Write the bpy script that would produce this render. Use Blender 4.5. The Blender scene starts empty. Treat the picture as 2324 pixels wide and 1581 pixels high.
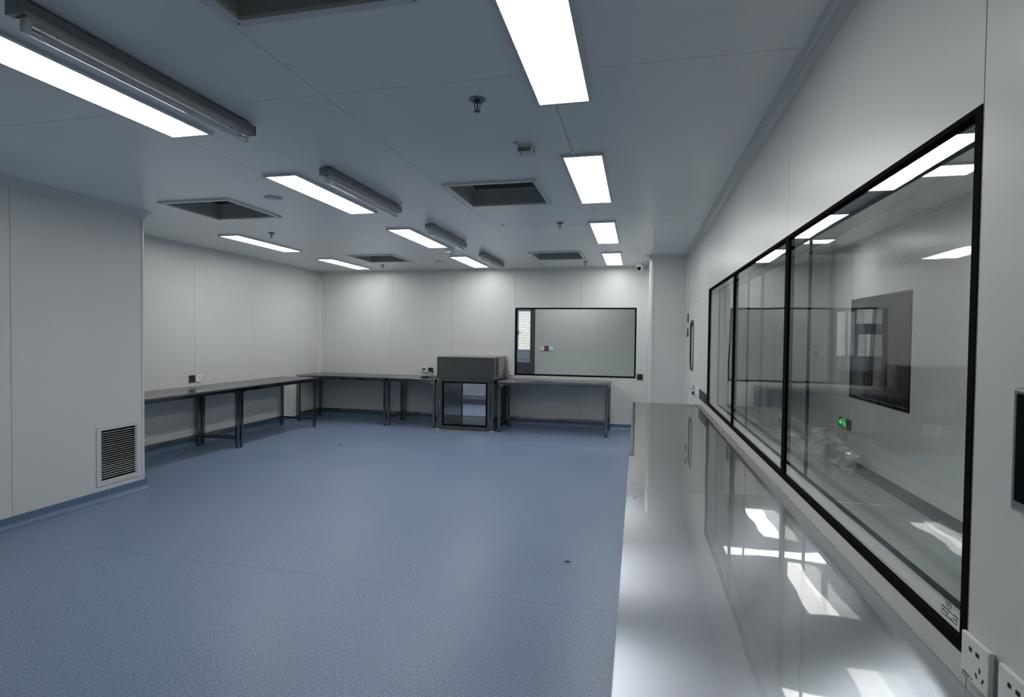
import bpy, bmesh, math, random
from mathutils import Matrix, Vector
random.seed(7)
S = bpy.context.scene
COL = S.collection
PI = math.pi
# ------------------------------------------------------------------ camera
cam_d = bpy.data.cameras.new('camera'); cam = bpy.data.objects.new('camera', cam_d); COL.objects.link(cam)
cam_d.sensor_width = 36.0; cam_d.lens = 19.1543; cam_d.clip_start = 0.02; cam_d.clip_end = 200
F = Vector((-0.22456814, 0.97419106, -0.02282366)); R = Vector((0.97431783, 0.22487195, 0.01172032)); U = Vector((-0.01655023, 0.01960549, 0.9996708))
cam.matrix_world = Matrix(((R.x, U.x, -F.x, 0.0), (R.y, U.y, -F.y, 0.0), (R.z, U.z, -F.z, 1.47845), (0, 0, 0, 1)))
S.camera = cam
# ------------------------------------------------------------------ world, sun, exposure
LIGHT_E = 15.0
world = bpy.data.worlds.new('sky'); S.world = world; world.use_nodes = True
wn = world.node_tree; bg = wn.nodes['Background']
bg.inputs[0].default_value = (0.42, 0.62, 1.0, 1); bg.inputs[1].default_value = 2.7
sun_d = bpy.data.lights.new('sun', 'SUN'); sun_d.energy = 4.0; sun_d.angle = 0.009; sun_d.color = (1.0, 0.88, 0.68)
sun = bpy.data.objects.new('sun', sun_d); COL.objects.link(sun)
sun.rotation_euler = Vector((0.35, 0.75, -0.72)).to_track_quat('-Z', 'Y').to_euler(); sun.location = (0, 0, 12)
S.view_settings.view_transform = 'Standard'; S.view_settings.look = 'None'
S.view_settings.exposure = 0.01; S.view_settings.gamma = 1.0
S.view_settings.use_curve_mapping = False
S.cycles.max_bounces = 12; S.cycles.diffuse_bounces = 6; S.cycles.glossy_bounces = 8; S.cycles.transparent_max_bounces = 24
S.cycles.transmission_bounces = 8
S.cycles.sample_clamp_indirect = 6.0
S.cycles.caustics_reflective = False; S.cycles.caustics_refractive = False
# ------------------------------------------------------------------ materials
def lin(c):
    return tuple(((v / 255) / 12.92 if v / 255 <= 0.04045 else ((v / 255 + 0.055) / 1.055) ** 2.4) for v in c)

def mat(name, col, rough=0.5, metal=0.0, spec=0.5, coat=0.0, coat_rough=0.03, emit=None, estr=0.0, noise=0.0, nscale=40.0, bump=0.0, bscale=3.0, aniso=0.0):
    m = bpy.data.materials.new(name); m.use_nodes = True
    nt = m.node_tree; p = nt.nodes['Principled BSDF']
    p.inputs['Base Color'].default_value = (*col, 1); p.inputs['Roughness'].default_value = rough
    p.inputs['Metallic'].default_value = metal; p.inputs['Specular IOR Level'].default_value = spec
    p.inputs['Coat Weight'].default_value = coat; p.inputs['Coat Roughness'].default_value = coat_rough
    if emit: p.inputs['Emission Color'].default_value = (*emit, 1); p.inputs['Emission Strength'].default_value = estr
    if noise or bump: tc = nt.nodes.new('ShaderNodeTexCoord')
    if noise:
        n = nt.nodes.new('ShaderNodeTexNoise'); n.inputs['Scale'].default_value = nscale; n.inputs['Detail'].default_value = 3
        nt.links.new(tc.outputs['Object'], n.inputs['Vector'])
        r = nt.nodes.new('ShaderNodeMapRange'); r.inputs[1].default_value = 0.3; r.inputs[2].default_value = 0.7
        r.inputs[3].default_value = 1 - noise; r.inputs[4].default_value = 1 + noise
        nt.links.new(n.outputs['Fac'], r.inputs[0])
        mx = nt.nodes.new('ShaderNodeVectorMath'); mx.operation = 'SCALE'; mx.inputs[0].default_value = col
        nt.links.new(r.outputs[0], mx.inputs['Scale']); nt.links.new(mx.outputs[0], p.inputs['Base Color'])
    if bump:
        n2 = nt.nodes.new('ShaderNodeTexNoise'); n2.inputs['Scale'].default_value = bscale; n2.inputs['Detail'].default_value = 1
        nt.links.new(tc.outputs['Object'], n2.inputs['Vector'])
        b = nt.nodes.new('ShaderNodeBump'); b.inputs['Strength'].default_value = 1.0; b.inputs['Distance'].default_value = bump
        nt.links.new(n2.outputs['Fac'], b.inputs['Height']); nt.links.new(b.outputs[0], p.inputs['Normal'])
        nt.links.new(b.outputs[0], p.inputs['Coat Normal'])
    if aniso:
        p.inputs['Anisotropic'].default_value = aniso
        t = nt.nodes.new('ShaderNodeTangent'); t.direction_type = 'UV_MAP'; t.uv_map = 'UVMap'
        nt.links.new(t.outputs[0], p.inputs['Tangent'])
    return m

def brushed(name, col, rough, bump, bscale, aniso):
    m = mat(name, col, rough, 1.0, noise=.02, nscale=12, bump=bump, bscale=bscale, aniso=aniso)
    nt = m.node_tree; p = nt.nodes['Principled BSDF']; out = nt.nodes['Material Output']
    gl = nt.nodes.new('ShaderNodeBsdfGlossy'); gl.inputs['Roughness'].default_value = .02; gl.inputs[0].default_value = (.55, .54, .515, 1)
    nt.links.new(p.inputs['Normal'].links[0].from_socket, gl.inputs['Normal'])
    lw = nt.nodes.new('ShaderNodeLayerWeight'); lw.inputs[0].default_value = .5
    pw = nt.nodes.new('ShaderNodeMath'); pw.operation = 'POWER'; pw.inputs[1].default_value = 3.0
    ma = nt.nodes.new('ShaderNodeMath'); ma.operation = 'MULTIPLY_ADD'; ma.inputs[1].default_value = 1.0; ma.inputs[2].default_value = .03; ma.use_clamp = True
    mx = nt.nodes.new('ShaderNodeMixShader')
    nt.links.new(lw.outputs['Facing'], pw.inputs[0]); nt.links.new(pw.outputs[0], ma.inputs[0]); nt.links.new(ma.outputs[0], mx.inputs[0])
    nt.links.new(p.outputs[0], mx.inputs[1]); nt.links.new(gl.outputs[0], mx.inputs[2]); nt.links.new(mx.outputs[0], out.inputs[0])
    # fine brushing lines along the length of the sheet
    tc = nt.nodes.new('ShaderNodeTexCoord'); mp = nt.nodes.new('ShaderNodeMapping'); mp.inputs['Scale'].default_value = (.8, 420, 1)
    n = nt.nodes.new('ShaderNodeTexNoise'); n.inputs['Scale'].default_value = 1.0; n.inputs['Detail'].default_value = 2
    nt.links.new(tc.outputs['Object'], mp.inputs[0]); nt.links.new(mp.outputs[0], n.inputs['Vector'])
    r = nt.nodes.new('ShaderNodeMapRange'); r.inputs[1].default_value = .3; r.inputs[2].default_value = .7; r.inputs[3].default_value = rough - .004; r.inputs[4].default_value = rough + .004
    nt.links.new(n.outputs['Fac'], r.inputs[0]); nt.links.new(r.outputs[0], p.inputs['Roughness'])
    return m

def glass(name, tint, bump=0.0, bscale=2.2, f0=0.04, haze=0.0):
    m = bpy.data.materials.new(name); m.use_nodes = True
    nt = m.node_tree; nt.nodes.remove(nt.nodes['Principled BSDF']); out = nt.nodes['Material Output']
    tr = nt.nodes.new('ShaderNodeBsdfTransparent'); tr.inputs[0].default_value = (*tint, 1)
    gl = nt.nodes.new('ShaderNodeBsdfGlossy'); gl.inputs['Roughness'].default_value = 0.0; gl.inputs[0].default_value = (1, 1, 1, 1)
    lw = nt.nodes.new('ShaderNodeLayerWeight'); lw.inputs[0].default_value = 0.5
    pw = nt.nodes.new('ShaderNodeMath'); pw.operation = 'POWER'; pw.inputs[1].default_value = 5
    ma = nt.nodes.new('ShaderNodeMath'); ma.operation = 'MULTIPLY_ADD'; ma.inputs[1].default_value = 1 - f0; ma.inputs[2].default_value = f0
    mx = nt.nodes.new('ShaderNodeMixShader')
    nt.links.new(lw.outputs['Facing'], pw.inputs[0]); nt.links.new(pw.outputs[0], ma.inputs[0]); nt.links.new(ma.outputs[0], mx.inputs[0])
    nt.links.new(tr.outputs[0], mx.inputs[1]); nt.links.new(gl.outputs[0], mx.inputs[2])
    last = mx
    if haze:
        df = nt.nodes.new('ShaderNodeBsdfDiffuse'); df.inputs[0].default_value = (.8, .8, .8, 1)
        m2 = nt.nodes.new('ShaderNodeMixShader'); m2.inputs[0].default_value = haze
        nt.links.new(mx.outputs[0], m2.inputs[1]); nt.links.new(df.outputs[0], m2.inputs[2]); last = m2
    nt.links.new(last.outputs[0], out.inputs[0])
    if bump:
        tc = nt.nodes.new('ShaderNodeTexCoord')
        n2 = nt.nodes.new('ShaderNodeTexNoise'); n2.inputs['Scale'].default_value = bscale; n2.inputs['Detail'].default_value = 0.5
        nt.links.new(tc.outputs['Object'], n2.inputs['Vector'])
        b = nt.nodes.new('ShaderNodeBump'); b.inputs['Strength'].default_value = 1.0; b.inputs['Distance'].default_value = bump
        nt.links.new(n2.outputs['Fac'], b.inputs['Height']); nt.links.new(b.outputs[0], gl.inputs['Normal'])
    return m

def floor_mat(name, col, speck):
    m = bpy.data.materials.new(name); m.use_nodes = True
    nt = m.node_tree; p = nt.nodes['Principled BSDF']; p.inputs['Roughness'].default_value = 0.36; p.inputs['Specular IOR Level'].default_value = 0.5
    tc = nt.nodes.new('ShaderNodeTexCoord')
    n1 = nt.nodes.new('ShaderNodeTexNoise'); n1.inputs['Scale'].default_value = 130; n1.inputs['Detail'].default_value = 2
    n2 = nt.nodes.new('ShaderNodeTexNoise'); n2.inputs['Scale'].default_value = 1.3; n2.inputs['Detail'].default_value = 3
    for n in (n1, n2): nt.links.new(tc.outputs['Object'], n.inputs['Vector'])
    cr = nt.nodes.new('ShaderNodeValToRGB'); e = cr.color_ramp.elements
    e[0].position = 0.36; e[0].color = (*[c * (1 - speck) for c in col], 1)
    e[1].position = 0.64; e[1].color = (*[c * (1 + speck) for c in col], 1)
    nt.links.new(n1.outputs['Fac'], cr.inputs[0])
    r = nt.nodes.new('ShaderNodeMapRange'); r.inputs[1].default_value = .3; r.inputs[2].default_value = .7; r.inputs[3].default_value = .95; r.inputs[4].default_value = 1.05
    nt.links.new(n2.outputs['Fac'], r.inputs[0])
    mx = nt.nodes.new('ShaderNodeVectorMath'); mx.operation = 'SCALE'
    nt.links.new(cr.outputs[0], mx.inputs[0]); nt.links.new(r.outputs[0], mx.inputs['Scale']); nt.links.new(mx.outputs[0], p.inputs['Base Color'])
    r2 = nt.nodes.new('ShaderNodeMapRange'); r2.inputs[3].default_value = .30; r2.inputs[4].default_value = .46
    nt.links.new(n2.outputs['Fac'], r2.inputs[0]); nt.links.new(r2.outputs[0], p.inputs['Roughness'])
    b = nt.nodes.new('ShaderNodeBump'); b.inputs['Strength'].default_value = .25; b.inputs['Distance'].default_value = .001
    nt.links.new(n1.outputs['Fac'], b.inputs['Height']); nt.links.new(b.outputs[0], p.inputs['Normal'])
    return m

def brick_mat():
    m = bpy.data.materials.new('pale_brick'); m.use_nodes = True
    nt = m.node_tree; p = nt.nodes['Principled BSDF']; p.inputs['Roughness'].default_value = .9
    tc = nt.nodes.new('ShaderNodeTexCoord'); mp = nt.nodes.new('ShaderNodeMapping'); mp.inputs['Rotation'].default_value = (PI / 2, 0, 0)
    b = nt.nodes.new('ShaderNodeTexBrick'); b.inputs['Scale'].default_value = 1.0
    b.inputs['Color1'].default_value = (.60, .55, .44, 1); b.inputs['Color2'].default_value = (.70, .64, .52, 1); b.inputs['Mortar'].default_value = (.42, .39, .33, 1)
    b.inputs['Mortar Size'].default_value = .008; b.inputs['Brick Width'].default_value = .25; b.inputs['Row Height'].default_value = .075
    nt.links.new(tc.outputs['Object'], mp.inputs[0]); nt.links.new(mp.outputs[0], b.inputs['Vector']); nt.links.new(b.outputs[0], p.inputs['Base Color'])
    return m

M = dict(
    wall=mat('white_steel_panel', (.655, .665, .645), .34, noise=.012, nscale=3, bump=.0006, bscale=1.7),
    ceil=mat('white_ceiling_panel', (.88, .89, .875), .24, noise=.012, nscale=3, bump=.0006, bscale=1.5),
    back=mat('grey_backing', (.30, .31, .31), .7, noise=.05),
    trim=mat('white_aluminium_trim', (.655, .665, .65), .28, noise=.01),
    floor=floor_mat('blue_speckled_vinyl', (.172, .236, .345), .34),
    base=floor_mat('blue_vinyl_skirting', (.120, .180, .275), .16),
    greyfloor=floor_mat('grey_vinyl', (.30, .33, .34), .15),
    palefloor=floor_mat('pale_vinyl', (.52, .60, .74), .10),
    black=mat('black_gasket', (.006, .007, .007), .85, spec=.04, noise=.1),
    steel_top=brushed('brushed_steel_top', (.37, .395, .44), .26, .0013, 3.2, .96),
    steel=mat('steel', (.24, .24, .235), .14, 1.0, noise=.03, nscale=20, bump=.0004, bscale=5),
    steel_dark=mat('brushed_dark_steel', (.20, .197, .19), .26, 1.0, noise=.04, nscale=15),
    galv=mat('galvanised_sheet', (.40, .43, .42), .42, 0.0, noise=.06, nscale=9),
    dark=mat('dark_void', (.012, .014, .014), .8, noise=.1),
    rubber=mat('black_rubber', (.012, .012, .012), .6, noise=.1),
    plastic=mat('white_plastic', (.84, .85, .85), .35, noise=.01),
    plastic2=mat('offwhite_plastic', (.62, .63, .62), .4, noise=.01),
    blackplate=mat('black_plate', (.018, .018, .018), .4, noise=.1),
    slot=mat('socket_slot', (.006, .006, .007), .7, noise=.1),
    red=mat('red_plastic', (.22, .012, .012), .35, noise=.05),
    panel_light=mat('light_diffuser', (.8, .8, .8), .5, emit=(1.0, 1.0, 0.985), estr=LIGHT_E, noise=.005),
    uvbody=mat('grey_steel_fixture', (.22, .235, .24), .33, .7, noise=.04),
    reflector=mat('pale_reflector', (.50, .50, .48), .5, 0.0, noise=.02),
    tube=mat('uv_quartz_tube', (.50, .52, .56), .08, 0.0, spec=.8, coat=1, noise=.02),
    glass_r=glass('greenish_window_glass', (.945, .965, .955), .0022, 1.8),
    glass_b=glass('back_window_glass', (.95, .965, .96), .0008, 1.8),
    glass_p=glass('pass_box_glass', (.92, .93, .94)),
    film=glass('crumpled_clear_film', (.95, .95, .95), 0, 2, .30, haze=.34),
    green=mat('green_lit_sign', (.02, .2, .06), .5, emit=(.10, .85, .20), estr=1.1, noise=.02),
    palegreen=mat('pale_green_lit_sign', (.3, .45, .33), .5, emit=(.25, .75, .35), estr=.5, noise=.02),
    whiteframe=mat('white_window_frame', (.62, .66, .72), .4, noise=.02),
    greyframe=mat('grey_blue_frame', (.48, .57, .72), .4, noise=.03),
    post=mat('charcoal_post', (.045, .05, .055), .45, noise=.05),
    purple=mat('purple_brown_board', (.085, .075, .115), .5, noise=.15, nscale=8),
    farwall=mat('grey_white_wall', (.56, .58, .57), .5, noise=.02),
    seal=mat('tan_sealant', (.26, .22, .16), .6, noise=.2, nscale=30),
    mark=mat('etched_mark', (.05, .05, .05), .6, noise=.05),
    cover=mat('flush_cover', (.52, .55, .56), .35, noise=.02),
    bulb=mat('dark_red_bulb', (.10, .02, .01), .15, noise=.1),
    chrome=mat('chrome', (.55, .55, .55), .15, 1.0, noise=.02),
    lamp=mat('indicator_lens', (.35, .36, .38), .2, noise=.05),
    brick=brick_mat(),
    pave=mat('pale_paving', (.42, .42, .41), .9, noise=.1, nscale=5),
    bark=mat('bark', (.12, .09, .07), .9, noise=.2, nscale=20),
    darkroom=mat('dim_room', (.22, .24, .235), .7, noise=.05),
    blue=mat('blue_button', (.02, .05, .12), .4, noise=.05),
)
# ------------------------------------------------------------------ mesh helpers
class MB:
    def __init__(s): s.v = []; s.f = []; s.smooth = []
    def add(s, vs, fs, smooth=False):
        o = len(s.v); s.v += [tuple(v) for v in vs]
        for f in fs: s.f.append(tuple(i + o for i in f)); s.smooth.append(smooth)
        return s
    def box(s, x0, x1, y0, y1, z0, z1):
        if x0 > x1: x0, x1 = x1, x0
        if y0 > y1: y0, y1 = y1, y0
        if z0 > z1: z0, z1 = z1, z0
        return s.add([(x0, y0, z0), (x1, y0, z0), (x1, y1, z0), (x0, y1, z0), (x0, y0, z1), (x1, y0, z1), (x1, y1, z1), (x0, y1, z1)],
                     [(3, 2, 1, 0), (4, 5, 6, 7), (0, 1, 5, 4), (1, 2, 6, 5), (2, 3, 7, 6), (3, 0, 4, 7)])
    def bbox(s, x0, x1, y0, y1, z0, z1, b):            # box with chamfered edges
        c = Vector(((x0 + x1) / 2, (y0 + y1) / 2, (z0 + z1) / 2)); h = Vector((abs(x1 - x0) / 2, abs(y1 - y0) / 2, abs(z1 - z0) / 2))
        bm = bmesh.new(); bmesh.ops.create_cube(bm, size=2)
        for v in bm.verts: v.co = Vector((v.co.x * h.x, v.co.y * h.y, v.co.z * h.z)) + c
        bmesh.ops.bevel(bm, geom=list(bm.edges), offset=b, segments=2, profile=.6, affect='EDGES')
        bm.verts.index_update()
        s.add([v.co for v in bm.verts], [[v.index for v in f.verts] for f in bm.faces]); bm.free(); return s
    def prism(s, pts, axis, a0, a1):                     # polygon (2D) extruded along axis
        def p3(p, a):
            return (a, p[0], p[1]) if axis == 0 else ((p[0], a, p[1]) if axis == 1 else (p[0], p[1], a))
        n = len(pts); vs = [p3(p, a0) for p in pts] + [p3(p, a1) for p in pts]
        fs = [tuple(range(n)), tuple(range(2 * n - 1, n - 1, -1))] + [(i, i + n, (i + 1) % n + n, (i + 1) % n) for i in range(n)]
        return s.add(vs, fs)
    def lathe(s, prof, c, axis=Vector((0, 0, 1)), n=24, caps=True):   # prof: (r, h) list
        q = axis.to_track_quat('Z', 'Y'); vs = []; fs = []
        for r, h in prof:
            for k in range(n):
                a = 2 * PI * k / n; vs.append(q @ Vector((r * math.cos(a), r * math.sin(a), h)) + Vector(c))
        m = len(prof)
        for i in range(m - 1):
            for k in range(n):
                k2 = (k + 1) % n; fs.append((i * n + k, i * n + k2, (i + 1) * n + k2, (i + 1) * n + k))
        if caps: fs.append(tuple(range(n - 1, -1, -1))); fs.append(tuple(range((m - 1) * n, m * n)))
        return s.add(vs, fs, True)
    def cyl(s, p0, p1, r, n=16):
        p0 = Vector(p0); p1 = Vector(p1); d = p1 - p0
        return s.lathe([(r, 0), (r, d.length)], p0, d.normalized(), n)
    def tube(s, pts, r, n=8):
        pts = [Vector(p) for p in pts]; vs = []; fs = []; m = len(pts); up = Vector((.13, .29, .95))
        rr = r if isinstance(r, (list, tuple)) else [r] * m
        for i, p in enumerate(pts):
            d = (pts[min(i + 1, m - 1)] - pts[max(i - 1, 0)]).normalized(); a = d.cross(up).normalized(); b = d.cross(a)
            for k in range(n):
                t = 2 * PI * k / n; vs.append(p + rr[i] * (a * math.cos(t) + b * math.sin(t)))
        for i in range(m - 1):
            for k in range(n):
                k2 = (k + 1) % n; fs.append((i * n + k, (i + 1) * n + k, (i + 1) * n + k2, i * n + k2))
        fs.append(tuple(range(n))); fs.append(tuple(range(m * n - 1, (m - 1) * n - 1, -1)))
        return s.add(vs, fs, True)
    def mesh(s, name, m, uv=None):
        me = bpy.data.meshes.new(name); me.from_pydata(s.v, [], s.f); me.materials.append(m)
        for p, sm in zip(me.polygons, s.smooth): p.use_smooth = sm
        bm = bmesh.new(); bm.from_mesh(me); bmesh.ops.recalc_face_normals(bm, faces=bm.faces); bm.to_mesh(me); bm.free()
        if any(s.smooth): me.set_sharp_from_angle(angle=math.radians(40))
        if uv:
            l = me.uv_layers.new(name='UVMap')
            for lp in me.loops:
                co = me.vertices[lp.vertex_index].co; l.data[lp.index].uv = (co[uv[0]], co[uv[1]])
        return me
    def obj(s, name, m, parent=None, uv=None, loc=None):
        o = bpy.data.objects.new(name, s.mesh(name, M[m] if isinstance(m, str) else m, uv)); COL.objects.link(o)
        if parent: o.parent = parent
        if loc: o.location = loc
        return o

def thing(name, label, cat, loc=(0, 0, 0), rz=0, group=None):
    o = bpy.data.objects.new(name, None); COL.objects.link(o); o.location = loc; o.rotation_euler = (0, 0, rz)
    o.empty_display_size = .1; return tag(o, label, cat, group)
def tag(o, label, cat, group=None):
    o['label'] = label; o['category'] = cat
    if group: o['group'] = group
    return o
def struct(o, label=None):
    o['kind'] = 'structure'
    if label: o['label'] = label
    return o
def sroot(name, loc=(0, 0, 0)):
    o = bpy.data.objects.new(name, None); COL.objects.link(o); o.location = loc; return struct(o)
def stamp(name, me, parent=None, loc=None, rot=None):
    o = bpy.data.objects.new(name, me); COL.objects.link(o)
    if parent: o.parent = parent
    if loc: o.location = loc
    if rot: o.rotation_euler = rot
    return o
def dup(root, loc, rz=None, label=None, group=None):
    r = root.copy(); COL.objects.link(r); r.location = loc
    if rz is not None: r.rotation_euler = (0, 0, rz)
    if label: r['label'] = label
    if group: r['group'] = group
    for ch in list(root.children):
        c = ch.copy(); COL.objects.link(c); c.parent = r
        for g in list(ch.children):
            d = g.copy(); COL.objects.link(d); d.parent = c
    return r
def minus(rect, holes):
    u0, u1, v0, v1 = rect
    us = sorted({u0, u1, *[min(max(h[i], u0), u1) for h in holes for i in (0, 1)]}); vs = sorted({v0, v1, *[min(max(h[i], v0), v1) for h in holes for i in (2, 3)]})
    out = []
    for i in range(len(us) - 1):
        run = None
        for j in range(len(vs) - 1):
            a, b, c, d = us[i], us[i + 1], vs[j], vs[j + 1]
            cu, cv = (a + b) / 2, (c + d) / 2
            ok = b - a > 1e-6 and d - c > 1e-6 and not any(h[0] < cu < h[1] and h[2] < cv < h[3] for h in holes)
            if ok:
                if run: run[3] = d
                else: run = [a, b, c, d]
            elif run: out.append(run); run = None
        if run: out.append(run)
    return out
def slab(mb, axis, rects, a0, a1):
    for u0, u1, v0, v1 in rects:
        if axis == 0: mb.box(a0, a1, u0, u1, v0, v1)
        elif axis == 1: mb.box(u0, u1, a0, a1, v0, v1)
        else: mb.box(u0, u1, v0, v1, a0, a1)
    return mb
def panels(parent, axis, face, thick, us, v0, v1, holes, m, name='panel', gap=.0017, vsplit=None):
    vsplit = vsplit or [v0, v1]
    for i in range(len(us) - 1):
        for j in range(len(vsplit) - 1):
            r = minus((us[i] + gap, us[i + 1] - gap, vsplit[j] + (gap if j else 0), vsplit[j + 1] - (gap if j < len(vsplit) - 2 else 0)), holes)
            if r: slab(MB(), axis, r, face, face + thick).obj(name, m, parent)

H = 2.6
XR, XL, XC, YB, YC, COLY, X2 = .656, -5.62, -4.519, 8.8475, 7.703, 4.235, 2.45
YF = -.35
# ------------------------------------------------------------------ floor
fl = struct(MB().box(-5.85, .70, -.5, 8.9, -.12, -.004).obj('floor', 'back'))
for y0, y1 in ((-.45, 2.955), (2.957, 8.87)):
    MB().box(-5.7, .66, y0, y1, -.004, 0).obj('vinyl_sheet', 'floor', fl)
struct(MB().box(.70, 2.60, -.5, 10.5, -.12, 0).obj('floor_corridor', 'greyfloor'))
struct(MB().box(-5.85, .70, 8.9, 11.35, -.12, 0).obj('floor_rear_corridor', 'palefloor'))
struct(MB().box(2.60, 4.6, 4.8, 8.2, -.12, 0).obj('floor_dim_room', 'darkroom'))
struct(MB().box(-5.85, .76, -2.2, -.5, -.12, 0).obj('floor_front_room', 'greyfloor'))
# ------------------------------------------------------------------ ceiling
hx = [(-1.385, -.775)]
HATCH = [(-1.076, 1.370), (-1.076, 4.195), (-1.097, 7.51), (-3.705, 4.27), (-3.70, 7.41)]
HB = .326
holes = [(x - HB, x + HB, y - HB, y + HB) for x, y in HATCH]
ce = MB(); slab(ce, 2, minus((-5.85, .70, -.5, 8.9), holes), H + .02, H + .08)
ce.box(.70, 2.60, -.5, 10.5, H + .02, H + .08); ce.box(-5.85, .70, 8.9, 11.4, H + .02, H + .08); ce.box(2.6, 4.7, 4.7, 8.3, H, H + .08); ce.box(-5.85, .76, -2.3, -.5, H, H + .08)
ce = struct(ce.obj('ceiling', 'back'))
roof = MB(); roof.box(-5.85, 2.60, -.5, 11.4, 3.25, 3.35)
for a in ((-5.85, -5.75, -.5, 11.4), (2.5, 2.6, -.5, 10.5), (-5.85, 2.6, -.5, -.4), (-5.85, 2.6, 11.3, 11.4)): roof.box(*a, H + .08, 3.25)
roof.obj('sun_block_roof', 'back', ce)  # unseen roof and upper sides, added to block the sun
panels(ce, 2, H, .02, [-5.70, -4.745, -3.68, -2.585, -1.462, -.405, .66], -.4, 8.87, holes, 'ceil', 'ceiling_panel', vsplit=[-.4, 2.315, 5.534, 8.87])
panels(ce, 2, H, .02, [.757, 2.46], -.4, 10.4, [], 'ceil', 'corridor_ceiling_panel', vsplit=[-.4, 2.7, 5.4, 8.1, 10.4])
MB().box(-5.7, .66, 8.95, 11.3, H, H + .02).obj('rear_corridor_ceiling_panel', 'ceil', ce)
for x in (-4.2, -1.15): MB().box(x - .53, x + .53, 9.57, 9.81, H - .014, H).obj('added_corridor_fill', 'panel_light', ce)  # unseen glowing panels, added to brighten the rear corridor wall
# ------------------------------------------------------------------ walls
WZ0, WZ1, WY0, WY1 = .843, 1.947, 1.264, 5.50
winR = (WY0, WY1, WZ0, WZ1); doorR = (6.585, 7.625, -.01, 1.905)
wr = MB(); slab(wr, 0, minus((-.5, 10.5, 0, H), [winR, doorR]), .676, .736); wr = struct(wr.obj('wall_right', 'back'))
panels(wr, 0, XR, .02, [-.36, 1.262, 2.70, 4.10, 5.50, 6.585, 7.625, 7.72], 0, H, [winR, doorR], 'wall')
panels(wr, 0, .736, .02, [-.36, 1.262, 2.70, 4.10, 5.50, 6.585, 7.625, 9.0, 10.42], 0, H, [winR, doorR], 'wall', 'corridor_side_panel')
winB = (-1.99, -.023, .832, 1.949); boxB = (-3.065, -2.13, -.01, 1.14)
wb = MB(); slab(wb, 1, minus((-5.85, .69, 0, H), [winB, boxB]), 8.8675, 8.93); wb = struct(wb.obj('wall_back', 'back'))
panels(wb, 1, YB, .02, [-5.64, -5.30, -4.205, -3.10, -1.992, -.90, .16], 0, H, [winB, boxB], 'wall')
panels(wb, 1, 8.93, .02, [-5.7, -3.10, -1.992, .68], 0, H, [winB, boxB], 'wall', 'rear_side_panel')
wl = struct(MB().box(-5.85, XL - .02, 4.1, 11.4, 0, H).obj('wall_left', 'back'))
panels(wl, 0, XL - .02, .02, [4.2, 4.88, 5.985, 7.093, 8.2, 8.85], 0, H, [], 'wall')
VENT = (3.775, 4.125, .168, .622)
wc = struct(MB().box(-5.85, XC - .06, -.5, COLY - .02, 0, H).obj('wall_left_front', 'back'))
panels(wc, 0, XC - .06, .06, [-.36, .90, 1.99, 3.094, COLY - .05], 0, H, [VENT], 'wall')
panels(wc, 1, COLY - .02, .02, [XL - .02, XC - .05], 0, H, [], 'wall')
# column at the back right corner
wk = struct(MB().box(.17, .69, YC + .02, 8.86, 0, H).obj('wall_back_column', 'back'))
panels(wk, 1, YC, .02, [.20, .66], 0, H, [], 'wall'); panels(wk, 0, .15, .02, [YC + .05, YB], 0, H, [], 'wall')
# wall behind the camera with its own window
winF = (-3.14, -.32, .84, 1.955)
wf = MB(); slab(wf, 1, minus((-5.85, .69, 0, H), [winF]), -.43, -.37); wf = struct(wf.obj('wall_front', 'back'))
panels(wf, 1, -.37, .02, [XC, -3.14, -1.73, -.32, .66], 0, H, [winF], 'wall')
panels(wf, 1, -.45, .02, [XC, -3.14, -1.73, -.32, .66], 0, H, [winF], 'wall', 'outer_side_panel')
fr = MB().box(-5.85, .76, -2.3, -2.2, 0, H).box(-5.85, -5.75, -2.3, -.5, 0, H).box(.70, .80, -2.3, -.5, 0, H)
struct(fr.obj('wall_front_room', 'farwall'))
# right corridor
winX = (5.70, 7.165, .808, 1.95)
w2 = MB(); slab(w2, 0, minus((-.5, 10.5, 0, H), [winX]), X2 + .02, X2 + .14); w2 = struct(w2.obj('wall_corridor_far', 'back'))
panels(w2, 0, X2, .02, [-.4, 2.3, 4.0, 5.70, 7.165, 8.6, 10.4], 0, H, [winX], 'wall')
struct(MB().box(.70, 2.60, 10.4, 10.5, 0, H).obj('wall_corridor_end', 'farwall'))
struct(MB().box(.70, 2.60, -.5, -.4, 0, H).obj('wall_corridor_front', 'farwall'))
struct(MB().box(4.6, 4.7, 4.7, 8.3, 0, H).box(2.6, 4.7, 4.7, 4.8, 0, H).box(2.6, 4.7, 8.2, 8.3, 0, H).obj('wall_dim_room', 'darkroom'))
# rear corridor
wq = struct(MB().box(-2.03, .70, 10.42, 11.35, 0, H).obj('wall_rear_far', 'back'))
panels(wq, 1, 10.40, .02, [-1.945, -.75, .7], 0, H, [], 'farwall')
MB().box(-2.035, -1.947, 10.385, 10.42, 0, H).obj('corner_post', 'post', wq)
WINX = (-5.5, -2.08, 1.0, 2.10)
wo = MB(); slab(wo, 1, minus((-5.75, -2.03, 0, H), [WINX]), 11.25, 11.35); wo = struct(wo.obj('wall_rear_outer', 'whiteframe'))
MB().box(-5.7, -2.04, 11.215, 11.25, .62, .93).obj('lower_board', 'purple', wo)
MB().box(-5.7, -2.04, 11.19, 11.25, .93, .99).obj('sill_rail', 'greyframe', wo)
MB().box(-5.7, -2.04, 11.20, 11.25, .0, .10).obj('skirting_board', 'purple', wo)
MB().box(-5.7, -2.04, 11.15, 11.25, .20, .235).obj('pipe_ledge', 'whiteframe', wo)
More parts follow.
